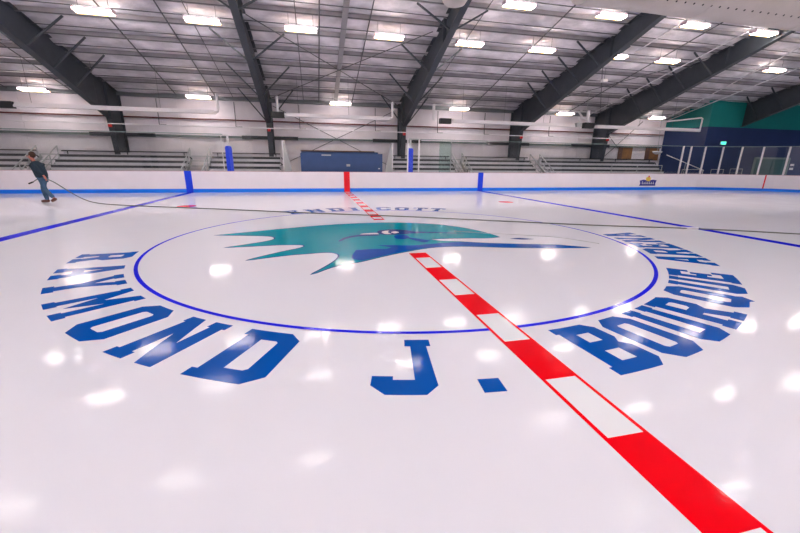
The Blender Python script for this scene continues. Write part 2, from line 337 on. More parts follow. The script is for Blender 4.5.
def letter(parent, ch, ang, wid, bottom=True, name='letter'):
    """ang: centre in degrees from the bottom (or top) of the circle, to the right; wid: degrees"""
    wu, polys = G[ch]; out = []
    if ch == '.': wu = 1.7
    for q in polys:
        r = []
        n = len(q)
        for i in range(n):
            (u0, v0), (u1, v1) = q[i], q[(i+1) % n]
            for k in range(3):
                u = u0 + (u1-u0)*k/3; v = v0 + (v1-v0)*k/3
                th = math.radians(ang + (u/wu - .5) * wid); h = v / 9
                if bottom: R = RO - (RO-RI)*h; r.append((R*math.sin(th), -R*math.cos(th)))
                else: R = RI + (RO-RI)*h; r.append((R*math.sin(th), R*math.cos(th)))
        out.append(r)
    return slab(out, .0026).build(name, P_BLUE, parent)
def word(label, letters, bottom=True):
    t = thing('painted_lettering', label, 'lettering', (-.028, 0, 0)); t.scale.x = 1.004
    for ch, a, wd in letters: letter(t, ch, a, wd, bottom)
word('blue block letters RAYMOND painted around the left side of the circle',
     [('R',-81.3,6.0),('A',-71.3,6.0),('Y',-62.9,6.2),('M',-53.5,6.8),('O',-44.1,6.0),('N',-35.3,6.4),('D',-26.1,6.6)])
word('blue block letter J and full stop painted below the circle', [('J',-11.9,5.3),('.',-5.4,1.7)])
word('blue block letters BOURQUE painted around the lower right of the circle',
     [('B',8.1,5.8),('O',14.5,5.2),('U',20.6,5.2),('R',26.9,5.9),('Q',34.5,5.2),('U',40.8,5.2),('E',46.8,5.4)])
word('blue block letters ARENA painted around the right side of the circle',
     [('A',58.0,5.8),('R',64.6,5.8),('E',70.9,5.4),('N',77.2,5.6),('A',83.5,5.6)])
word('blue block letters ENDICOTT painted on the far side of the circle',
     [('E',-27.5,5.4),('N',-19.5,6),('D',-11.5,5.6),('I',-4.5,2.9),('C',6.8,5.6),('O',13.9,5.4),('T',20.9,5.4),('T',27.6,5.4)], False)

# ---------------------------------------------------------------- roof
m = MB(); ny = 8
xs = [XL + (XR-XL)*i/60 for i in range(61)]
ys = []
edges = sorted(set([17.1, 16.7] + PURL + [0.0]), reverse=True)
edges = [17.1] + [y for y in PURL if y > 0] + [0]
for a, b in zip(edges, edges[1:]):
    for k in range(ny): ys.append((a + (b-a)*k/ny, k/ny))
ys.append((0, 0)); full = [(y, f) for y, f in ys] + [(-y, f) for y, f in ys[::-1][1:]]
nx = len(xs)
for y, f in full:
    m.v += [(x, y, zr(y) - .02 - .19*math.sin(PI*f)*(1+.25*math.sin(x*1.7+y*2.3))) for x in xs]
for j in range(len(full)-1):
    for i in range(nx-1): m.sm.add(len(m.f)); m.f.append((j*nx+i, (j+1)*nx+i, (j+1)*nx+i+1, j*nx+i+1))
ceiling = m.build('ceiling', FOIL, kind='structure', label='sagging silver foil roof liner between grey purlins')
m = MB()
for s in (1, -1): m.add([(XL, 0, 9.6), (XR, 0, 9.6), (XR, s*17.3, 9.6-.25*17.3), (XL, s*17.3, 9.6-.25*17.3)], [(0, 1, 2, 3)])
m.build('roof_sheet', LGREY, ceiling)
mm = MB(); mm.box(XL, XR, -.012, .012, -.20, -.02); mm.box(XL, XR, -.012, .05, -.205, -.19); mm.box(XL, XR, -.02, -.012, -.205, -.17)
pm = mm.mesh('purlin')
pm.materials.append(PURLIN); pm.materials.append(ROD)
for q in pm.polygons: q.material_index = 1 if q.index >= 12 else 0
sm_ = MB().box(XL, XR, -.016, .016, -.275, -.25).mesh('liner_strap'); sm_.materials.append(ROD)
for y in PURL:
    for s in (1, -1):
        if y > .2: shared('purlin', pm, ceiling, (0, s*y, zr(y) - .02)); shared('liner_strap', sm_, ceiling, (0, s*(y+.62), zr(y+.62)))
for s in (1, -1): MB().box(XL, XR if s < 0 else XC, min(s*16.72, s*17.08), max(s*16.72, s*17.08), 4.88, 5.12).build('eave_strut', EAVE, ceiling)
# thin rods and straps that run up the slope under the liner
for x, r in ((-13.8,.02),(-8.85,.028),(-6.87,.028),(-5.95,.018),(-2.1,.018),(-1.22,.028),(.72,.024),(5.05,.018),(8.35,.024),(15.5,.024),(-16.6,.022)):
    MB().tube([(x, 16.6, zr(16.6)-.26), (x, .5, zr(.5)-.26)], r, 6).build('sag_rod', ROD, ceiling)
MB().box(-.36, -.14, .3, 16.5, 0, .02).build('seam_strap', STRAP, ceiling)
s_ = ceiling.children[-1]
for v in s_.data.vertices: v.co.z += zr(v.co.y) - .27
for x0, x1 in ((-3.9, 3.4), (11.7, 18.0)):
    for a, b in ((x0, x1), (x1, x0)):
        MB().tube([(a, 9.1, zr(9.1)-.30), (b, 16.3, zr(16.3)-.30)], .018, 6).build('cross_rod', ROD, ceiling)
# white sprinkler branch pipes
for p0, p1 in (((16.95, 2.0), (16.95, 16.3)), ((13.32, 2.0), (13.32, 9.0)), ((20.2, 4.0), (23.6, 16.6)), ((23.7, 6.0), (24.0, 16.6))):
    MB().tube([(p0[0], p0[1], zr(p0[1])-.5), (p1[0], p1[1], zr(p1[1])-.5)], .03, 6).build('sprinkler_pipe', WHITE, ceiling)

# ---------------------------------------------------------------- walls
wall = MB().box(XL, XC, YW, YW+.15, -.06, 5.15).build('wall_far', LINER, kind='structure', label='off-white metal liner wall behind the bleachers')
pw = 3.74; ph = 1.0
pmesh = MB().box(.01, pw-.01, -.03, 0, .012, ph-.012).mesh('wall_panel'); pmesh.materials.append(LINER)
for i in range(13):
    for j in range(5): shared('wall_panel', pmesh, wall, (XL + i*pw, YW, j*ph))
MB().box(XL, XR, -YW-.15, -YW, -.06, 5.15).build('wall_near', LINER, kind='structure')
def gable(x, name, mt, ya, yb):
    m = MB(); pts = [(ya, -.06), (yb, -.06), (yb, zr(yb)-.02)] + ([(0, zr(0)-.02)] if ya < 0 < yb else []) + [(ya, zr(ya)-.02)]
    m.prism(pts, lambda y, z: (x, y, z), lambda y, z: (x+.15, y, z)); return m.build(name, mt, kind='structure')
gable(XL-.15, 'wall_left', LINER, -YW, YW)
gable(XR-.1, 'wall_right', NAVY, -YW, YB)
# painted block in the far right corner: navy below, teal above
ZP = 4.15
o = MB().box(XC, XC+.15, YB+.15, YW, -.06, ZP).build('wall_corner', NAVY, kind='structure', label='navy and teal painted wall closing the stands')
m = MB(); m.prism([(YB+.15, ZP), (YW, ZP), (YW, zr(YW)-.02), (YB+.15, zr(YB+.15)-.02)], lambda y, z: (XC, y, z), lambda y, z: (XC+.15, y, z)); m.build('teal_band', TEAL, o)
o = MB().box(XC, XR, YB, YB+.15, -.06, ZP).build('wall_recess', NAVY, kind='structure', label='navy and teal painted wall behind the right corner of the rink')
MB().box(XC, XR, YB, YB+.15, ZP, zr(YB)-.1).build('teal_band', TEAL, o)
# double door with frame in it
d = MB().box(29.45, 32.75, YB-.03, YB, 0, 2.12).build('door_1', DOORM, kind='structure', label='grey-green double door in the navy wall')
for x in (29.6, 31.13): MB().box(x, x+1.47, YB-.06, YB-.03, .02, 2.0).build('door_leaf', DOORM, d)
for bb in ((29.40, 29.52), (32.68, 32.80)): MB().box(bb[0], bb[1], YB-.09, YB, 0, 2.2).build('door_frame', GEDGE, d)
MB().box(29.40, 32.80, YB-.09, YB, 2.10, 2.22).build('door_frame', GEDGE, d)

# ---------------------------------------------------------------- steel frames
def i_section(m, path, w=.26, t=.02):
    """flange strip of width w following a (y,z) path at x=0"""
    for (y0, z0), (y1, z1) in zip(path, path[1:]):
        m.bar((0, y0, z0), (0, y1, z1), w, t, up=(0, -(z1-z0), (y1-y0)))
def web(m, poly, t=.012): m.prism(poly, lambda y, z: (-t/2, y, z), lambda y, z: (t/2, y, z))
NAMES = ['steel roof frame outside the picture on the left', 'dark grey steel roof frame at the far left behind the walking man', 'dark grey steel roof frame left of the blue booth',
         'dark grey steel roof frame right of the blue booth, near the middle', 'dark grey steel roof frame right of the middle, above the right blue marker',
         'dark grey steel roof frame left of the teal wall', 'dark steel roof frame coming out of the teal wall']
for i, X in enumerate(FRX):
    t = thing('roof_frame', NAMES[i], 'roof frame', (X, 0, 0), 'dark steel portal frames')
    for s in (1, -1):
        last = X > 25 and s > 0
        P = lambda pts: [(s*y, z) for y, z in pts]
        if not last:
            m = MB(); web(m, P([(15.9, -.06), (16.8, -.06), (16.8, 5.0), (15.5, 5.325), (15.5, 3.62)]))
            i_section(m, P([(15.9, -.06), (15.5, 3.62)])); i_section(m, P([(16.8, -.06), (16.8, 5.0)])); i_section(m, P([(16.8, 5.0), (15.5, 5.325)]))
            m.box(-.18, .18, min(s*15.7, s*16.95), max(s*15.7, s*16.95), -.06, -.02); m.build('column', STEEL, t)
        y0 = 15.5 if not last else YB
        m = MB(); web(m, P([(y0, zb(y0)), (y0, top(y0)), (0, top(0)), (0, zb(0)), (6, zb(6.001))]))
        i_section(m, P([(y0, zb(y0)), (6, zb(6.001)), (0, zb(0))])); i_section(m, P([(y0, top(y0)), (0, top(0))]))
        for y in ([15.5] if not last else []) + [8.4, .06]: m.prism(P([(y-.03, zb(y)), (y+.03, zb(y)), (y+.03, top(y)), (y-.03, top(y))]), lambda a, b: (-.13, a, b), lambda a, b: (.13, a, b))
        m.build('rafter', STEEL, t)
        if s > 0:
            yl = {1: (10.2, 11.5, 12.8), 2: (7.6, 10.2, 12.8, 15.3), 3: (7.6, 10.2, 12.8, 15.3), 4: (8.9, 10.2, 11.5, 12.8), 5: (8.9, 10.2, 11.5, 12.8), 6: (10.2, 11.5, 12.8)}.get(i, (10.2, 12.8))
            for y in yl:
                for sx in (-1, 1):
                    MB().bar((sx*.12, y+.08, zb(y)+.04), (sx*1.42, y+.08, zr(y)-.24), .06, .06).build('flange_brace', STEEL, t)
            if not last: MB().box(-.07, .07, 15.38, 15.5, 3.16, 3.34).build('alarm_box', ALARM, t, label='small red alarm box')

# ---------------------------------------------------------------- lamps
hm = MB(); hm.box(-.63, .63, -.19, .19, .03, .08); hm.box(-.655, -.63, -.2, .2, -.05, .09); hm.box(.63, .655, -.2, .2, -.05, .09)
dm = MB(); dm.box(-.62, .62, -.178, .178, -.050, .020)
rm = MB(); rm.box(-.63, .63, -.205, -.182, -.072, -.038); rm.box(-.63, .63, .182, .205, -.072, -.038); rmesh = rm.mesh('lamp_glow_rim'); rmesh.materials.append(GLOW_RIM)
wm = MB()
wm.tube([(0, 0, .07), (0, 0, .62)], .008, 5)
um = MB()
for y in (-.155, .155): um.box(-.60, .60, y-.028, y+.028, .081, .09)  # glowing top strips, added to brighten the roof liner
umesh = um.mesh('added_uplight'); umesh.materials.append(UPL)
hmesh, dmesh, wmesh = hm.mesh('lamp_housing'), dm.mesh('lamp_diffuser'), wm.mesh('lamp_hanger')
hmesh.materials.append(HOUS); dmesh.materials.append(LAMP); wmesh.materials.append(ROD)
def lamp(x, y, label, group):
    t = thing('ceiling_lamp', label, 'lamp', (x, y, top(y) - .50), group)
    shared('lamp_housing', hmesh, t); shared('lamp_glow_rim', rmesh, t); shared('lamp_diffuser', dmesh, t); shared('added_uplight', umesh, t)
    for sx in (-.5, .5): shared('lamp_hanger', wmesh, t, (sx, 0, 0))
    t.scale = (.92, .80, 1)
ORD = ['first','second','third','fourth','fifth','sixth','seventh','eighth','ninth','tenth','eleventh','twelfth']
def row(y, xs, vis, nm):
    v = out = 0
    for x in xs:
        if vis[0] <= x <= vis[1]:
            lamp(x, y, 'glowing strip lamp, %s from the left in the %s' % (ORD[v], nm), 'roof lamps, %s' % nm); v += 1
        else: lamp(x, y, 'strip lamp outside the picture, %s from the left in the %s' % (ORD[out], nm), 'roof lamps, %s' % nm); out += 1
row(15.6, [-14.88, -7.5, -.02, 7.27, 14.74, 22.1], (-16, 23), 'row along the far wall')
row(9.0, [-15.7, -12.3, -8.82, -5.39, -1.92, 1.53, 5.02, 8.47, 12.3, 15.31, 22.2], (-9, 23), 'row midway up the roof')
row(6.5, [-13.6, -9.7, -5.8, -1.95, 1.95, 5.83, 9.74, 13.77, 17.45, 21.4, 25.2], (5, 18), 'highest row in view')
row(2.85, [-14.8, -10.5, -6.2, -2.2, 6.7, 10.75, 15.1, 19.2, 23.3], (99, 99), 'row beside the ridge')
row(-.65, [-13.6, -9.4, -5.3, -1.2, 2.95, 7.1, 11.2, 15.3, 19.4], (99, 99), 'row at the ridge')
for y, nm in ((-6.5, 'first added fill row past the ridge'), (-10.1, 'second added fill row past the ridge'), (-13.2, 'third added fill row past the ridge'), (-15.8, 'added fill row along the near wall')): row(y, [-18 + 4.0*k for k in range(11)], (99, 99), nm)  # unseen lamp rows added to raise the light without reflections on the ice

# ---------------------------------------------------------------- dasher boards
def board_path():
    """(x, y, outward normal) along the far boards from left to right, with running length"""
    pts = []; R = 8.53; cx, cy = 21.95, 4.42
    for k in range(0, 10): pts.append((-cx - R*math.cos(math.radians(90*k/9)) if False else -cx + R*math.cos(math.radians(180 - 10*k)), cy + R*math.sin(math.radians(180 - 10*k))))
    x = -cx
    while x < cx - .01: x = min(cx, x + 43.9/18); pts.append((x, cy + R))
    for k in range(1, 10): pts.append((cx + R*math.cos(math.radians(90-10*k)), cy + R*math.sin(math.radians(90-10*k))))
    pts.append((30.48, 2.0)); pts.append((30.48, -.4))
    pts = [(-30.48, 2.0)] + pts
    return pts
BP = board_path()
def offs(i, d):
    a = Vector(BP[max(0, i-1)]); b = Vector(BP[min(len(BP)-1, i+1)]); e = (b-a).normalized(); nrm = Vector((-e.y, e.x)); p = Vector(BP[i]) + nrm*d
    return p
def strip(m, i, j, d0, d1, z0, z1):
    for k in range(i, j):
        a0, a1, b0, b1 = offs(k, d0), offs(k, d1), offs(k+1, d0), offs(k+1, d1)
        vs = [(a0.x, a0.y, z0), (b0.x, b0.y, z0), (b1.x, b1.y, z0), (a1.x, a1.y, z0), (a0.x, a0.y, z1), (b0.x, b0.y, z1), (b1.x, b1.y, z1), (a1.x, a1.y, z1)]
        m.add(vs, [(0,3,2,1),(4,5,6,7),(0,1,5,4),(1,2,6,5),(2,3,7,6),(3,0,4,7)])
    return m
t = thing('dasher_boards', 'long white rink boards with blue kick plate along the far side', 'boards')
for k in range(len(BP)-1): strip(MB(), k, k+1, .0, .13, .17, 1.025).build('board_panel', BOARD, t)
strip(MB(), 0, len(BP)-1, -.012, .13, 0, .18).build('kick_plate', KICK, t, label='bright blue kick plate')
strip(MB(), 0, len(BP)-1, -.01, .14, 1.025, 1.045).build('cap_rail', CAP, t, label='pinkish cap rail')
for x, mt, l in ((-7.77, B_BLUE, 'blue marker'), (7.77, B_BLUE, 'blue marker'), (0, B_RED, 'red marker')):
    MB().box(x-.155, x+.155, 12.925, 12.951, .004, 1.05).build('line_marker', mt, t, label=l + ' on the boards')
a = math.atan2(11.25-4.42, 27.05-21.95); cx, cy, R = 21.95, 4.42, 8.50
m = MB(); px_, py_ = cx + R*math.cos(a), cy + R*math.sin(a); tx, ty = -math.sin(a), math.cos(a)
m.prism([(-.035, 0), (.035, 0), (.035, 1.05), (-.035, 1.05)], lambda u, z: (px_+tx*u, py_+ty*u, z), lambda u, z: (px_+tx*u+.1*math.cos(a), py_+ty*u+.1*math.sin(a), z)); m.build('goal_line_marker', B_RED, t)
# sponsor print: navy banner, yellow sun, white strokes
lx = 19.62
fl = lambda y: (lambda u, z: (lx+u, y, z))
s_ = MB().prism([(-.64, .27), (.64, .27), (.60, .42), (.68, .62), (.36, .66), (.0, .60), (-.36, .66), (-.66, .60), (-.58, .42)], fl(12.945), fl(12.951)).build('sponsor_print', mat('navy_print', (.03, .04, .30), .4), t, label='small navy banner print with a yellow sun on the white boards')
MB().prism([(.22*math.cos(2*PI*k/12)*(1 if k % 2 else .8), .70+.15*math.sin(2*PI*k/12)) for k in range(12)], fl(12.94), fl(12.949)).build('sun_print', YEL, s_)
MB().prism([(-.04, .80), (.05, .80), (.06, .90), (-.02, .92)], fl(12.938), fl(12.949)).build('red_dot', B_RED, s_)
m = MB()
for k in range(7):
    u = -.46 + k*.145; h = (.12, .07, .09, .07, .12, .07, .09)[k]
    m.prism([(u, .38), (u+.04, .38), (u+.04, .38+h+.06), (u, .38+h+.06)], fl(12.94), fl(12.946)); m.prism([(u, .38), (u+.10, .38), (u+.10, .42), (u, .42)], fl(12.94), fl(12.946))
m.build('white_strokes', P_WHITE, s_)

# ---------------------------------------------------------------- spectator glass
t = thing('rink_glass', 'row of clear glass panes standing on the far boards', 'glass')
GT = 2.78
def pane(a, b, tint=GLASS):
    a, b = Vector(a), Vector(b); e = (b-a).normalized(); nrm = Vector((-e.y, e.x))*.006; a = a + e*.006; b = b - e*.006
    m = MB(); q = [a-nrm, b-nrm, b+nrm, a+nrm]
    m.add([(p.x, p.y, 1.05) for p in q] + [(p.x, p.y, GT) for p in q], [(0,3,2,1),(4,5,6,7),(0,1,5,4),(1,2,6,5),(2,3,7,6),(3,0,4,7)])
    return m.build('glass_pane', tint, t)
x = -20.4
while x < -6.1: pane((x, 13.02), (x+1.43, 13.02)); x += 1.43
for a, b in ((3.45, 4.02), (4.02, 5.95)): pane((a, 13.02), (b, 13.02))
x = 5.95
while x < 20.3: pane((x, 13.02), (x+1.60, 13.02)); x += 1.60
gp = [(22.0, 13.0)]
for X_ in (22.63, 23.64, 24.74, 25.76, 26.75, 27.75, 28.7): gp.append((X_, 4.42 + math.sqrt(8.6**2 - (X_-21.95)**2)))
pane((x, 13.02), gp[0])
for a, b in zip(gp, gp[1:]): pane(a, b)
MB().box(-20.4, -6.0, 13.0, 13.04, GT, GT+.03).build('top_trim', GEDGE, t); MB().box(3.45, 22.0, 13.0, 13.04, GT, GT+.03).build('top_trim', GEDGE, t)
m = MB()
for a, b in zip(gp, gp[1:]): m.bar((*a, GT+.015), (*b, GT+.015), .04, .03)
m.build('top_trim', GEDGE, t)
for a in gp: MB().box(a[0]-.035, a[0]+.035, a[1]-.03, a[1]+.05, 1.045, GT+.02).build('glass_post', WHITE, t)
for X_ in (3.38, 4.02): MB().box(X_-.035, X_+.035, 12.99, 13.05, 1.045, GT+.06).build('glass_post', WHITE, t)
TINT = glass_mat(); TINT.name = 'green_tinted_glass'
for nd in TINT.node_tree.nodes:
    if nd.type == 'BSDF_TRANSPARENT': nd.inputs[0].default_value = (.78, .90, .86, 1)
t = thing('glass_divider', 'greenish glass panel behind the rink glass right of the blue padded post', 'glass')
MB().box(5.30, 6.02, 13.30, 13.312, .98, 2.72).build('glass_pane', TINT, t); MB().box(5.98, 6.03, 13.29, 13.33, -.06, 2.75).build('edge_post', LGREY, t)
# blue padded posts
for X_, zt, l in ((-5.82, 2.27, 'blue padded post on the boards left of the booth, in front of the bleachers'), (3.56, 2.34, 'blue padded post on the boards right of the booth, beside clear glass')):
    t = thing('padded_post', l, 'post', (X_, 13.17, 1.045))
    m = MB(); prof = [(-.15, 0), (.15, 0), (.15, zt-1.14), (.10, zt-1.06), (-.10, zt-1.06), (-.15, zt-1.14)]
    m.prism(prof, lambda u, z: (u, -.075, z), lambda u, z: (u, .075, z)); m.build('pad', B_BLUE, t)
    MB().box(-.05, .05, -.03, .03, 0, zt - .5).build('pole', WHITE, t)
MB().bar((-6.1, 13.1, 2.85), (-6.1, 13.1, 1.05), .04).build('glass_post', WHITE, None)
tag(bpy.context.scene.collection.objects[-1], 'thin white stub post left of the blue padded post', 'post')

# ---------------------------------------------------------------- bleachers
def bleacher(x0, x1, label):
    t = thing('bleacher', label, 'bleacher', (x0, 13.3, -.06), 'metal bleachers along the far wall'); W = x1 - x0
    for i in range(6):
        y = .06 + .42*i; z = .56 + .26*i
        MB().box(0, W, y, y+.25, z-.045, z).build('seat_plank', ALU, t)
        MB().box(0, W, y+.27, y+.285, z+.0, z+.12).build('riser_board', ALU, t)
        if i < 5: MB().box(0, W, y+.30, y+.33, z+.09, z+.24).build('shade_strip', DARK, t)  # dark strip painting the shade in the gap between rows
        if i < 5: MB().box(0, W, y+.26, y+.40, z-.10, z-.06).build('foot_plank', STEEL, t)
    nb = max(2, int(W / 1.9)); 
    for k in range(nb):
        x = .25 + (W-.5)*k/(nb-1); m = MB()
        m.bar((x, 0, .30), (x, 2.3, 1.74), .05, .08)
        for i in range(0, 6, 2): m.bar((x, .30+.42*i, 0), (x, .30+.42*i, .46+.26*i), .05)
        for i in range(6): m.bar((x, .10+.42*i, .34+.26*i), (x, .24+.42*i, .52+.26*i), .05, .06); m.bar((x+.06*i, -.015+.42*i, .52+.26*i), (x+.12+.06*i, -.015+.42*i, .38+.26*i), .02, .05)
        m.build('support_frame', DARK, t)
    m = MB(); m.bar((0, 2.30, 2.02), (W, 2.30, 2.02), .06, .06)
    for k in range(nb): x = .25 + (W-.5)*k/(nb-1); m.bar((x, 2.30, 1.7), (x, 2.30, 2.02), .04)
    m.build('back_rail', DARK, t)
    return t
bleacher(-20.5, -15.4, 'metal bleacher at the left edge, behind the walking man')
bleacher(-14.3, -8.35, 'metal bleacher between the left stairs and the stairs by the left blue marker')
bleacher(-7.15, -3.55, 'short metal bleacher between the blue marker stairs and the blue booth')
bleacher(2.95, 6.75, 'short metal bleacher behind the glass right of the blue booth')
bleacher(7.65, 12.3, 'metal bleacher behind the right blue marker')
bleacher(13.2, 22.4, 'long metal bleacher below the brown boards, towards the teal wall')
def stairs(x0, x1, label):
    t = thing('stand_stairs', label, 'stairs', (x0, 13.3, -.06), 'aluminium stairs between the bleachers'); W = x1 - x0
    for i in range(7):
        MB().box(.03, W-.03, .05+.36*i, .36+.36*i, .26+.26*i, .30+.26*i).build('step', LGREY, t)
    for x in (0, W):
        m = MB(); m.bar((x, 0, 0.2), (x, 2.4, 1.75), .04, .18); m.box(x-.03, x+.03, .0, .10, 0, .25); m.build('stringer', LGREY, t)
        m = MB()
        m.bar((x, .05, 1.0), (x, 2.2, 2.25), .04); m.bar((x, .05, .66), (x, 2.2, 1.92), .03)
        for k in range(4): y = .05 + .71*k; m.bar((x, y, .2+.65*y), (x, y, 1.0+.581*(y-.05)), .035)
        m.build('handrail', LGREY, t)
    return t
stairs(-15.3, -14.4, 'light metal stairs with handrails just left of the walking man')
stairs(-8.25, -7.25, 'light metal stairs with handrails behind the left blue marker')
stairs(6.85, 7.55, 'light metal stairs with handrails left of the right blue marker')
stairs(12.4, 13.1, 'light metal stairs with handrails right of the dark column above the right marker')
# end shields beside the booth
for X_, l in ((-3.25, 'tall grey shield panel left of the blue booth'), (2.62, 'tall grey shield panel right of the blue booth')):
    t = thing('end_shield', l, 'panel', (X_, 13.5, -.06)); s = 1 if X_ < 0 else -1
    m = MB(); m.prism([(0, 1.0), (.42*s, 1.0), (.30*s, 1.7), (.10*s, 2.62), (0, 2.62)], lambda u, z: (u, 0, z), lambda u, z: (u, .03, z)); m.build('panel', LGREY, t)
    m = MB(); m.bar((0, .015, 0), (0, .015, 2.68), .06); m.bar((.42*s, .015, 0), (.42*s, .015, 1.05), .05); m.build('frame', WHITE, t)

# ---------------------------------------------------------------- scorekeeper booth
t = thing('scorekeeper_booth', 'dark blue booth with brown top edge behind the red marker', 'booth', (-.17, 13.5, -.06))
MB().box(-2.20, 2.22, 0, .05, .1, 2.06).build('front_panel', BOXBLUE, t)
for x in (-2.20, 2.17): MB().box(x, x+.05, .05, 1.5, .1, 2.06).build('side_panel', BOXBLUE, t)
MB().box(-2.20, 2.22, 1.5, 1.55, .1, 2.18).build('back_panel', BOXBLUE, t)
MB().box(-2.22, 2.0, 1.42, 1.56, 2.18, 2.24).build('top_rail', BROWN, t, label='thin brown top edge')
MB().box(-2.15, 2.17, .05, .5, 1.75, 1.79).build('counter', LGREY, t)
MB().box(-1.1, -.6, -.006, 0, 1.93, 1.99).build('name_plate', LGREY, t); MB().box(.22, .42, -.006, 0, 1.38, 1.50).build('small_sticker', LGREY, t); MB().box(1.98, 2.08, -.006, 0, 1.25, 1.30).build('small_sticker', WHITE, t)
m = MB()
for x in (-2.1, 2.1): m.box(x-.05, x+.05, .1, 1.4, 0, .12)
m.build('base_runner', DARK, t)

# ---------------------------------------------------------------- along the far wall
def pipe(name, pts, r, mt, label, cat, n=8): return tag(MB().tube(pts, r, n).build(name, mt), label, cat)
pipe('sprinkler_main', [(-23.9, 16.93, 3.84), (24.4, 16.93, 3.80)], .04, REDP, 'long thin red-brown pipe along the far wall behind the columns', 'pipe')
pipe('conduit', [(-22, 13.75, 3.19), (18.5, 13.75, 3.19)], .022, WHITE, 'thin white pipe running below the tube heaters', 'pipe')
t = thing('wall_girt', 'dark green-grey rail running along the far wall at mid height', 'rail', (0, 16.9, 2.9))
MB().box(-23.9, 24.4, .02, .12, -.06, .05).build('rail', SEAMDK, t)
for X_ in FRX[:-1]: MB().box(X_-1.7, X_+1.5, -.02, .08, -.10, .09).build('thick_sleeve', DARK, t, label='thicker dark sleeve at a column')
for k, X_ in enumerate((-10.0, -6.0, -2.4, 2.2, 6.3, 9.6, 14.5)):
    m = MB(); m.tube([(X_, 16.85, 3.85), (X_, 16.85, 4.8)], .02, 6); m.tube([(X_, 16.85, 3.85), (X_, 16.80, 3.45)], .02, 6); m.tube([(X_, 16.80, 3.45), (X_+.35, 16.80, 3.45)], .03, 6)
    tag(m.build('sprinkler_drop', ROD), 'thin dark sprinkler drop pipe, %s from the left on the far wall' % ORD[k], 'pipe', 'sprinkler drops on the far wall')
for x0, x1, l in ((-3.9, 3.45, 'crossed thin bracing rods on the wall above the blue booth'), (18.4, 22.4, 'crossed thin bracing rods on the wall near the brown boards')):
    m = MB(); t = thing('wall_brace', l, 'brace', (x0, 17.03, 0)); w_ = x1-x0
    for a, b in (((0, 0, 1.2), (w_, 0, 4.7)), ((w_, 0, 1.2), (0, 0, 4.7))): MB().tube([a, b], .02, 6).build('rod', ROD, t)
for X_, l in ((20.9, 'left of the two orange-brown boards hung on the white wall near the corner'), (23.35, 'right of the two orange-brown boards hung on the white wall near the corner')):
    t = thing('hanging_board', l, 'board', (X_, 17.0, 1.95))
    MB().box(-.15, 1.0, 0, .06, 0, .95).build('panel', PLY, t); MB().box(-.22, -.15, -.01, .06, -.03, .98).build('frame', BROWN, t); MB().box(-.15, .12, -.01, 0, .0, .95).build('dark_strip', BROWN, t)

# ---------------------------------------------------------------- tube heaters
def heater(x0, x1, label, burner, flue, hook=False):
    t = thing('tube_heater', label, 'heater', (x0, 13.6, 3.86), 'radiant tube heaters above the stands'); L = x1 - x0
    prof = [(-.17, -.09), (-.10, .09), (.10, .09), (.17, -.09), (.14, -.09), (.08, .06), (-.08, .06), (-.14, -.09)]
    m = MB(); m.prism(prof, lambda y, z: (0, y, z), lambda y, z: (L, y, z)); m.build('reflector', WHITE, t)
    MB().tube([(-.1, 0, -.05), (L+.1, 0, -.05)], .055, 10).build('radiant_tube', WHITE, t)
    if burner: MB().box(-.75, -.1, -.14, .14, -.16, .12).build('burner_box', BLACK, t)
    if flue is not None:
        for fx, d in flue: MB().tube([(fx, 0, 0), (fx+d*.55, 0, .05), (fx+d*.6, 0, .12), (fx+d*.6, 0, .85)], .065, 10).build('flue_pipe', WHITE, t)
    k = .6
    while k < L: MB().tube([(k, 0, .09), (k, 0, zr(13.6)-.1-3.86)], .007, 5).build('hanger', ROD, t); k += 2.6
    if hook: m = MB(); m.tube([(L, 0, 0), (L+.12, 0, 0), (L+.14, 0, .74), (L+.02, 0, .78), (L-3.1, 0, .42)], .045, 8); m.build('return_pipe', WHITE, t)
heater(-14.55, -6.4, 'long white tube heater at the left, above the walking man', True, [(-.9, 0), (8.0, .6)])
heater(-2.95, 2.45, 'short white tube heater above the blue booth', True, [(0, -.7), (5.45, .2)])
heater(6.1, 14.0, 'white tube heater right of the middle column', True, [(-1.1, 0)])
heater(15.6, 23.6, 'white tube heater at the right with bent return pipe', False, None, True)
pipe('feed_pipe', [(4.95, 13.6, 4.7), (4.95, 13.6, 3.95), (5.0, 13.6, 3.9)], .05, WHITE, 'bent white feed pipe left of the third tube heater', 'pipe')
t = thing('burner_unit', 'cluster of white pipes and dark burner between the two right tube heaters', 'heater', (14.8, 13.6, 3.9))
MB().box(-.1, .55, -.15, .15, -.17, .15).build('burner_box', BLACK, t); MB().box(-.65, -.3, -.12, .12, -.12, .12).build('valve_box', LGREY, t)
m = MB(); m.tube([(.15, 0, .1), (.15, 0, .85)], .09, 8); m.tube([(.15, 0, .3), (-.25, 0, .45), (-.6, 0, .8), (-.35, 0, .85)], .06, 8); m.build('flue_pipe', WHITE, t)
m = MB(); m.tube([(-.35, 0, 0), (-.55, 0, .4), (-.3, 0, .5)], .05, 8); m.build('elbow_pipe', WHITE, t)
MB().tube([(.0, 0, .5), (0, 0, zr(13.6)-3.95)], .015, 6).build('hanger', LGREY, t)

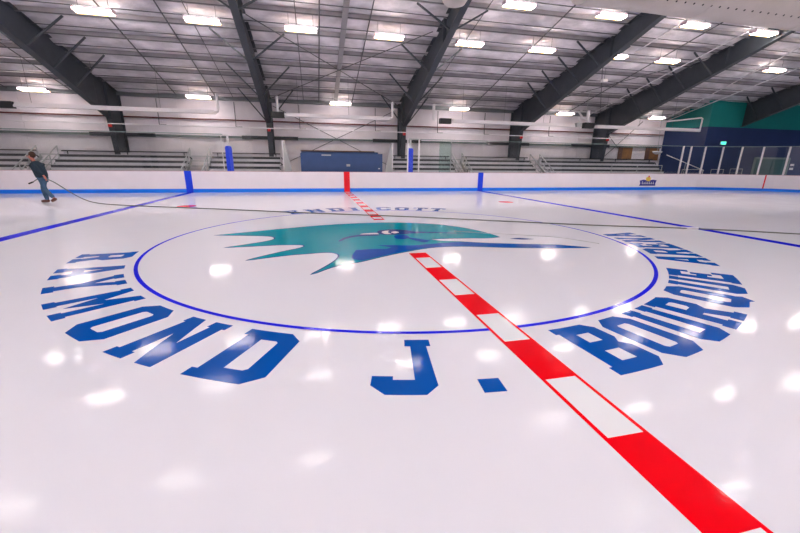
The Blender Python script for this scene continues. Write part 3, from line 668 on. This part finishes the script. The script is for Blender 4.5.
# ---------------------------------------------------------------- air duct under the ridge (upper right) and small ceiling things
DY, DZ, DR = 2.05, 6.15, .64
t = thing('air_duct', 'big cream fabric air duct hanging in the upper right corner', 'duct', (0, DY, DZ))
m = MB(); nseg = 40; pts = [(5.2 + 26.0*k/nseg, 0, 0) for k in range(nseg+1)]
m.tube(pts, lambda f: DR*(1 + .012*math.sin(f*60)), 28); m.build('duct_sleeve', DUCT, t)
for k in range(1, 8): 
    x = 5.2 + 3.6*k; m = MB(); m.tube([(x, (DR+.002)*math.cos(q), (DR+.002)*math.sin(q)) for q in [2*PI*j/28 for j in range(29)]], .012, 5, cap=False); m.build('seam', DUCT, t)
hol = MB(); hol.tube([(0, 0, -.004), (0, 0, .004)], .026, 8); hme = hol.mesh('outlet_hole'); hme.materials.append(BLACK)
ang = math.radians(232)
for k in range(90):
    shared('outlet_hole', hme, t, (5.4 + .285*k, (DR+.006)*math.cos(ang), (DR+.006)*math.sin(ang)), (ang + PI/2, 0, 0))
for k in range(14): MB().tube([(5.5+1.95*k, 0, DR), (5.5+1.95*k, 0, zr(DY)-DZ-.05)], .008, 5).build('hanging_wire', ROD, t)
t = thing('round_diffuser', 'white round air diffuser at the top edge, in front of the middle roof frame', 'diffuser', (2.10, 3.0, 5.50))
m = MB()
prof = [(.0, 0), (.14, .0), (.27, .05), (.33, .14), (.34, .4), (.34, 2.85)]; n = 24
vs = [(r*math.cos(2*PI*k/n), r*math.sin(2*PI*k/n), z) for r, z in prof[1:] for k in range(n)] + [(0, 0, 0)]
fs = [(i*n+k, i*n+(k+1) % n, (i+1)*n+(k+1) % n, (i+1)*n+k) for i in range(len(prof)-2) for k in range(n)] + [(len(vs)-1, (k+1) % n, k) for k in range(n)]
m.add(vs, fs, True); m.build('drum', DUCT, t)
t = thing('ceiling_sensor', 'tiny white box hanging under the roof right of the middle', 'sensor', (13.56, 11.0, 5.84))
MB().box(-.15, .15, -.1, .1, -.06, .08).build('box', WHITE, t); MB().tube([(0, 0, .08), (0, 0, .66)], .01, 5).build('rod', ROD, t)

# ---------------------------------------------------------------- right corner
t = thing('exit_sign', 'small glowing green sign on the navy wall above the glass', 'sign', (26.15, YB-.02, 3.0))
MB().box(-.24, .24, -.06, 0, 0, .22).build('housing', LGREY, t); MB().box(-.22, .22, -.065, -.06, .02, .20).build('lit_face', GREEN, t)
t = thing('wall_notice', 'small white notices on the navy wall right of the door', 'notice', (33.2, YB-.02, 1.35))
MB().box(-.16, .22, 0, .01, 0, .16).build('sheet', WHITE, t); MB().box(-.16, .22, 0, .01, .28, .44).build('sheet', WHITE, t)
t = thing('loudspeaker', 'white horn loudspeaker at the end of the white wall near the corner', 'loudspeaker', (22.3, 15.2, 2.38))
m = MB(); prof = [(.04, -.02), (.12, -.05), (.27, .06), (.30, .14), (.28, .16)]; n = 20
vs = [(r*math.cos(2*PI*k/n), r*math.sin(2*PI*k/n), z) for r, z in prof for k in range(n)]
m.add(vs, [(i*n+k, i*n+(k+1) % n, (i+1)*n+(k+1) % n, (i+1)*n+k) for i in range(len(prof)-1) for k in range(n)] + [tuple(range(n)), tuple(range((len(prof)-1)*n, len(prof)*n))], True); m.build('horn', WHITE, t)
MB().tube([(0, 0, .1), (0, .2, 2.9)], .015, 6).build('drop_rod', LGREY, t)
t = thing('long_handrail', 'slanted white handrail behind the glass posts at the right', 'railing', (21.0, 13.24, -.06))
m = MB(); m.bar((0, 0, 2.30), (3.35, 0, 1.33), .04); m.build('sloping_rail', WHITE, t)
m = MB(); m.bar((1.7, 0, 0), (1.7, 0, 1.78), .03); m.build('post', LGREY, t); m = MB(); m.bar((3.3, 0, 0), (3.3, 0, 1.33), .03); m.build('post', WHITE, t)
def railing(x0, x1, y, z, label):
    t = thing('guard_rail', label, 'railing', (x0, y, -.06)); m = MB(); m.bar((0, 0, z), (x1-x0, 0, z), .03); m.build('top_rail', WHITE, t)
    MB().bar((0, 0, z-.28), (x1-x0, 0, z-.28), .022).build('middle_rail', LGREY, t)
    n = max(2, int((x1-x0)/1.5)+1)
    for k in range(n): MB().bar(((x1-x0)*k/(n-1), 0, 0), ((x1-x0)*k/(n-1), 0, z), .03).build('post', LGREY, t)
railing(16.9, 20.8, 13.22, 1.62, 'white guard rail in front of the bleacher below the brown boards')
railing(22.9, 24.4, 13.55, 1.38, 'white guard rail behind the leftmost glass posts')
railing(25.2, 26.3, 13.4, 1.40, 'white guard rail behind the glass near the green sign')
railing(26.9, 28.0, 13.4, 1.45, 'white guard rail behind the glass left of the door')

# ---------------------------------------------------------------- hose and cord on the ice
def spline(pts, n=8):
    out = []; P_ = [Vector(p) for p in pts]
    for i in range(len(P_)-1):
        a, b, c, d = P_[max(0, i-1)], P_[i], P_[i+1], P_[min(len(P_)-1, i+2)]
        for k in range(n):
            q = k/n; out.append(.5*((2*b)+(-a+c)*q+(2*a-5*b+4*c-d)*q*q+(-a+3*b-3*c+d)*q**3))
    return out + [P_[-1]]
hz = .021
hp = [(-11.60, 8.62, .73), (-11.46, 8.62, .82), (-11.33, 8.60, .88), (-11.13, 8.42, .90), (-10.97, 8.27, .86), (-10.7, 8.22, .72), (-10.25, 8.12, .40), (-9.75, 7.95, .14), (-9.24, 7.75, hz+.01), (-8.29, 7.13, hz), (-7.2, 6.62, hz), (-5.47, 5.85, hz), (-3.6, 4.95, hz), (-2.19, 4.25, hz), (.69, 3.0, hz), (3.2, 1.72, hz), (5.45, .60, hz), (7.5, -.22, hz), (9.36, -1.28, hz), (12.2, -3.2, hz), (14.5, -4.4, hz)]
t = thing('hose', 'long thin dark hose trailing from the man across the ice', 'hose', (0, 0, 0))
MB().tube(spline(hp), .016, 8).build('rubber_line', HOSE, t)
MB().tube([(-11.74, 8.62, .67), (-11.60, 8.62, .73)], .026, 8).build('nozzle', BLACK, t)
MB().tube([(7.30, -.10, hz), (7.62, -.28, hz)], .032, 8).build('coupling', WHITE, t, label='bright metal coupling')
cp = [(1.43, .50, .006), (1.9, .2, .006), (2.34, .0, .006), (2.9, -.3, .006), (3.42, -.62, .006), (3.84, -1.33, .006)]
pipe('cord', spline(cp), .006, LGREY, 'very thin grey cord lying on the ice at the tip of the bird beak', 'cord', 6)

# ---------------------------------------------------------------- the walking man
def skinned(name, joints, edges, mt, parent, root=0, sub=2):
    me = bpy.data.meshes.new(name); names = list(joints)
    me.from_pydata([joints[k][0] for k in names], [], []) if False else me.from_pydata([joints[k][0] for k in names], [(names.index(a), names.index(b)) for a, b in edges], [])
    o = bpy.data.objects.new(name, me); COL.objects.link(o); o.parent = parent
    md = o.modifiers.new('skin', 'SKIN'); md.use_smooth_shade = True
    if not me.skin_vertices: me.attributes  # the modifier makes the layer
    sv = me.skin_vertices[0].data if me.skin_vertices else None
    if sv is None:
        bpy.context.view_layer.objects.active = o; bpy.ops.mesh.customdata_skin_add(); sv = me.skin_vertices[0].data
    for i, k in enumerate(names):
        r = joints[k][1]; sv[i].radius = r if isinstance(r, tuple) else (r, r); sv[i].use_root = (i == root)
    s = o.modifiers.new('smooth', 'SUBSURF'); s.levels = sub; s.render_levels = sub
    me.materials.append(mt); return o
M = thing('person', 'man in dark jacket and blue jeans walking left, pulling a hose', 'person', (-11.27, 8.50, 0))
# x forward is -x; y- is towards the camera (his left side)
hip = (.07, 0, .90); J = {
 'pelvis': (hip, .10), 'waist': ((.04, 0, 1.06), .095), 'chest': ((-.01, 0, 1.27), .105), 'neck0': ((-.06, 0, 1.43), .055), 'neck': ((-.10, 0, 1.50), .05), 'skull0': ((-.125, 0, 1.58), .075), 'skull': ((-.13, 0, 1.66), .085),
 'sl': ((-.02, -.17, 1.39), .05), 'el': ((.13, -.24, 1.14), .04), 'wl': ((.27, -.23, .93), .028), 'sr': ((-.05, .17, 1.39), .05), 'er': ((.03, .25, 1.13), .04), 'wr': ((-.02, .13, .93), .028),
 'hl': ((.08, -.09, .88), .085), 'kl': ((.09, -.09, .50), .055), 'al': ((.32, -.09, .17), .035), 'tl': ((.235, -.09, .04), .03),
 'hr': ((.06, .09, .88), .085), 'kr': ((-.06, .09, .49), .055), 'ar': ((.0, .09, .09), .035), 'tr': ((-.15, .09, .03), .03)}
E_ = [('pelvis','waist'),('waist','chest'),('chest','neck0'),('neck0','neck'),('neck','skull0'),('skull0','skull'),('chest','sl'),('sl','el'),('el','wl'),('chest','sr'),('sr','er'),('er','wr'),
 ('pelvis','hl'),('hl','kl'),('kl','al'),('al','tl'),('pelvis','hr'),('hr','kr'),('kr','ar'),('ar','tr')]
fa = {}
for s, wr, fwd, dirs in (('l', Vector(J['wl'][0]), Vector((.35, -.05, -.9)), -1), ('r', Vector(J['wr'][0]), Vector((-.75, -.45, -.5)), -1)):
    fwd.normalize(); side = Vector((0, 0, 1)).cross(fwd).normalized(); dn = fwd.cross(side).normalized()
    J['palm'+s] = (tuple(wr + fwd*.06), (.030, .022)); E_.append(('w'+s, 'palm'+s))
    for q, off in enumerate((-.026, -.009, .009, .026)):
        L = (.062, .075, .070, .055)[q]; b = wr + fwd*.095 + side*off; c = b + fwd*L*.5 - dn*.006; e = c + fwd*L*.25 - dn*.028
        J['f%s%da' % (s, q)] = (tuple(b), .010); J['f%s%db' % (s, q)] = (tuple(c), .009); J['f%s%dc' % (s, q)] = (tuple(e), .008)
        E_ += [('palm'+s, 'f%s%da' % (s, q)), ('f%s%da' % (s, q), 'f%s%db' % (s, q)), ('f%s%db' % (s, q), 'f%s%dc' % (s, q))]
    b = wr + fwd*.035 - side*.036; e = b + fwd*.035 - side*.012 - dn*.02
    J['th%sa' % s] = (tuple(b), .012); J['th%sb' % s] = (tuple(e), .009); E_ += [('palm'+s, 'th%sa' % s), ('th%sa' % s, 'th%sb' % s)]
skinned('body', J, E_, SKIN, M)
# face (looking forward and a little down)
hc = Vector((-.135, 0, 1.645))
m = MB(); m.prism([(-.10, .005), (-.135, -.035), (-.10, -.04)], lambda x, z: (hc.x+x, -.014, hc.z+z), lambda x, z: (hc.x+x, .014, hc.z+z)); m.build('nose', SKIN, M)
def ball(m, c, r, n=10, sc=(1, 1, 1), zmin=-9):
    vs = []; rows = n//2 + 1
    for i in range(rows+1):
        p = PI*i/rows
        for k in range(n): vs.append((c[0]+r*sc[0]*math.sin(p)*math.cos(2*PI*k/n), c[1]+r*sc[1]*math.sin(p)*math.sin(2*PI*k/n), max(c[2]+r*sc[2]*math.cos(p), zmin)))
    m.add(vs, [(i*n+k, (i+1)*n+k, (i+1)*n+(k+1) % n, i*n+(k+1) % n) for i in range(rows) for k in range(n)], True)
for y in (-.032, .032):
    m = MB(); ball(m, (hc.x-.083, y, hc.z+.005), .012, 8); m.build('eye', BLACK, M)
    m = MB(); ball(m, (hc.x+.012, y*2.72, hc.z-.015), .03, 8, (.6, .35, 1.1)); m.build('ear', SKIN, M)
MB().box(hc.x-.098, hc.x-.08, -.025, .025, hc.z-.068, hc.z-.058).build('mouth', ALARM, M)
m = MB(); ball(m, (hc.x+.055, 0, hc.z+.03), .115, 16, (.88, .86, .98)); m.build('hair', HAIR, M)
# clothes
JJ = {'w': ((.07, 0, .80), (.21, .20)), 'w2': ((.035, 0, 1.08), (.205, .195)), 'c': ((-.01, 0, 1.25), (.215, .20)), 'c2': ((-.03, 0, 1.37), (.17, .16)), 'n': ((-.065, 0, 1.45), .068),
      'sl': ((-.01, -.19, 1.37), .075), 'el': ((.13, -.25, 1.14), .062), 'wl': ((.25, -.23, .965), .045), 'sr': ((-.05, .19, 1.37), .075), 'er': ((.03, .26, 1.13), .062), 'wr': ((-.015, .15, .965), .045)}
skinned('jacket', JJ, [('w','w2'),('w2','c'),('c','c2'),('c2','n'),('c2','sl'),('sl','el'),('el','wl'),('c2','sr'),('sr','er'),('er','wr')], JACKET, M)
JE = {'p': ((.07, 0, .88), (.12, .105)), 'hl': ((.085, -.085, .82), .102), 'kl': ((.09, -.09, .50), .078), 'al': ((.315, -.09, .165), .066), 'hr': ((.05, .085, .82), .102), 'kr': ((-.06, .09, .49), .078), 'ar': ((.0, .09, .075), .068)}
skinned('jeans', JE, [('p','hl'),('hl','kl'),('kl','al'),('p','hr'),('hr','kr'),('kr','ar')], JEANS, M)
SL = {'h': ((.38, -.09, .18), .055), 'a': ((.34, -.09, .13), .065), 't': ((.21, -.09, .05), .052)}
skinned('shoe', SL, [('h','a'),('a','t')], SHOE, M)
SR = {'h': ((.07, .09, .056), .056), 'a': ((-.02, .09, .062), .062), 't': ((-.21, .09, .045), .045)}
skinned('shoe', SR, [('h','a'),('a','t')], SHOE, M)
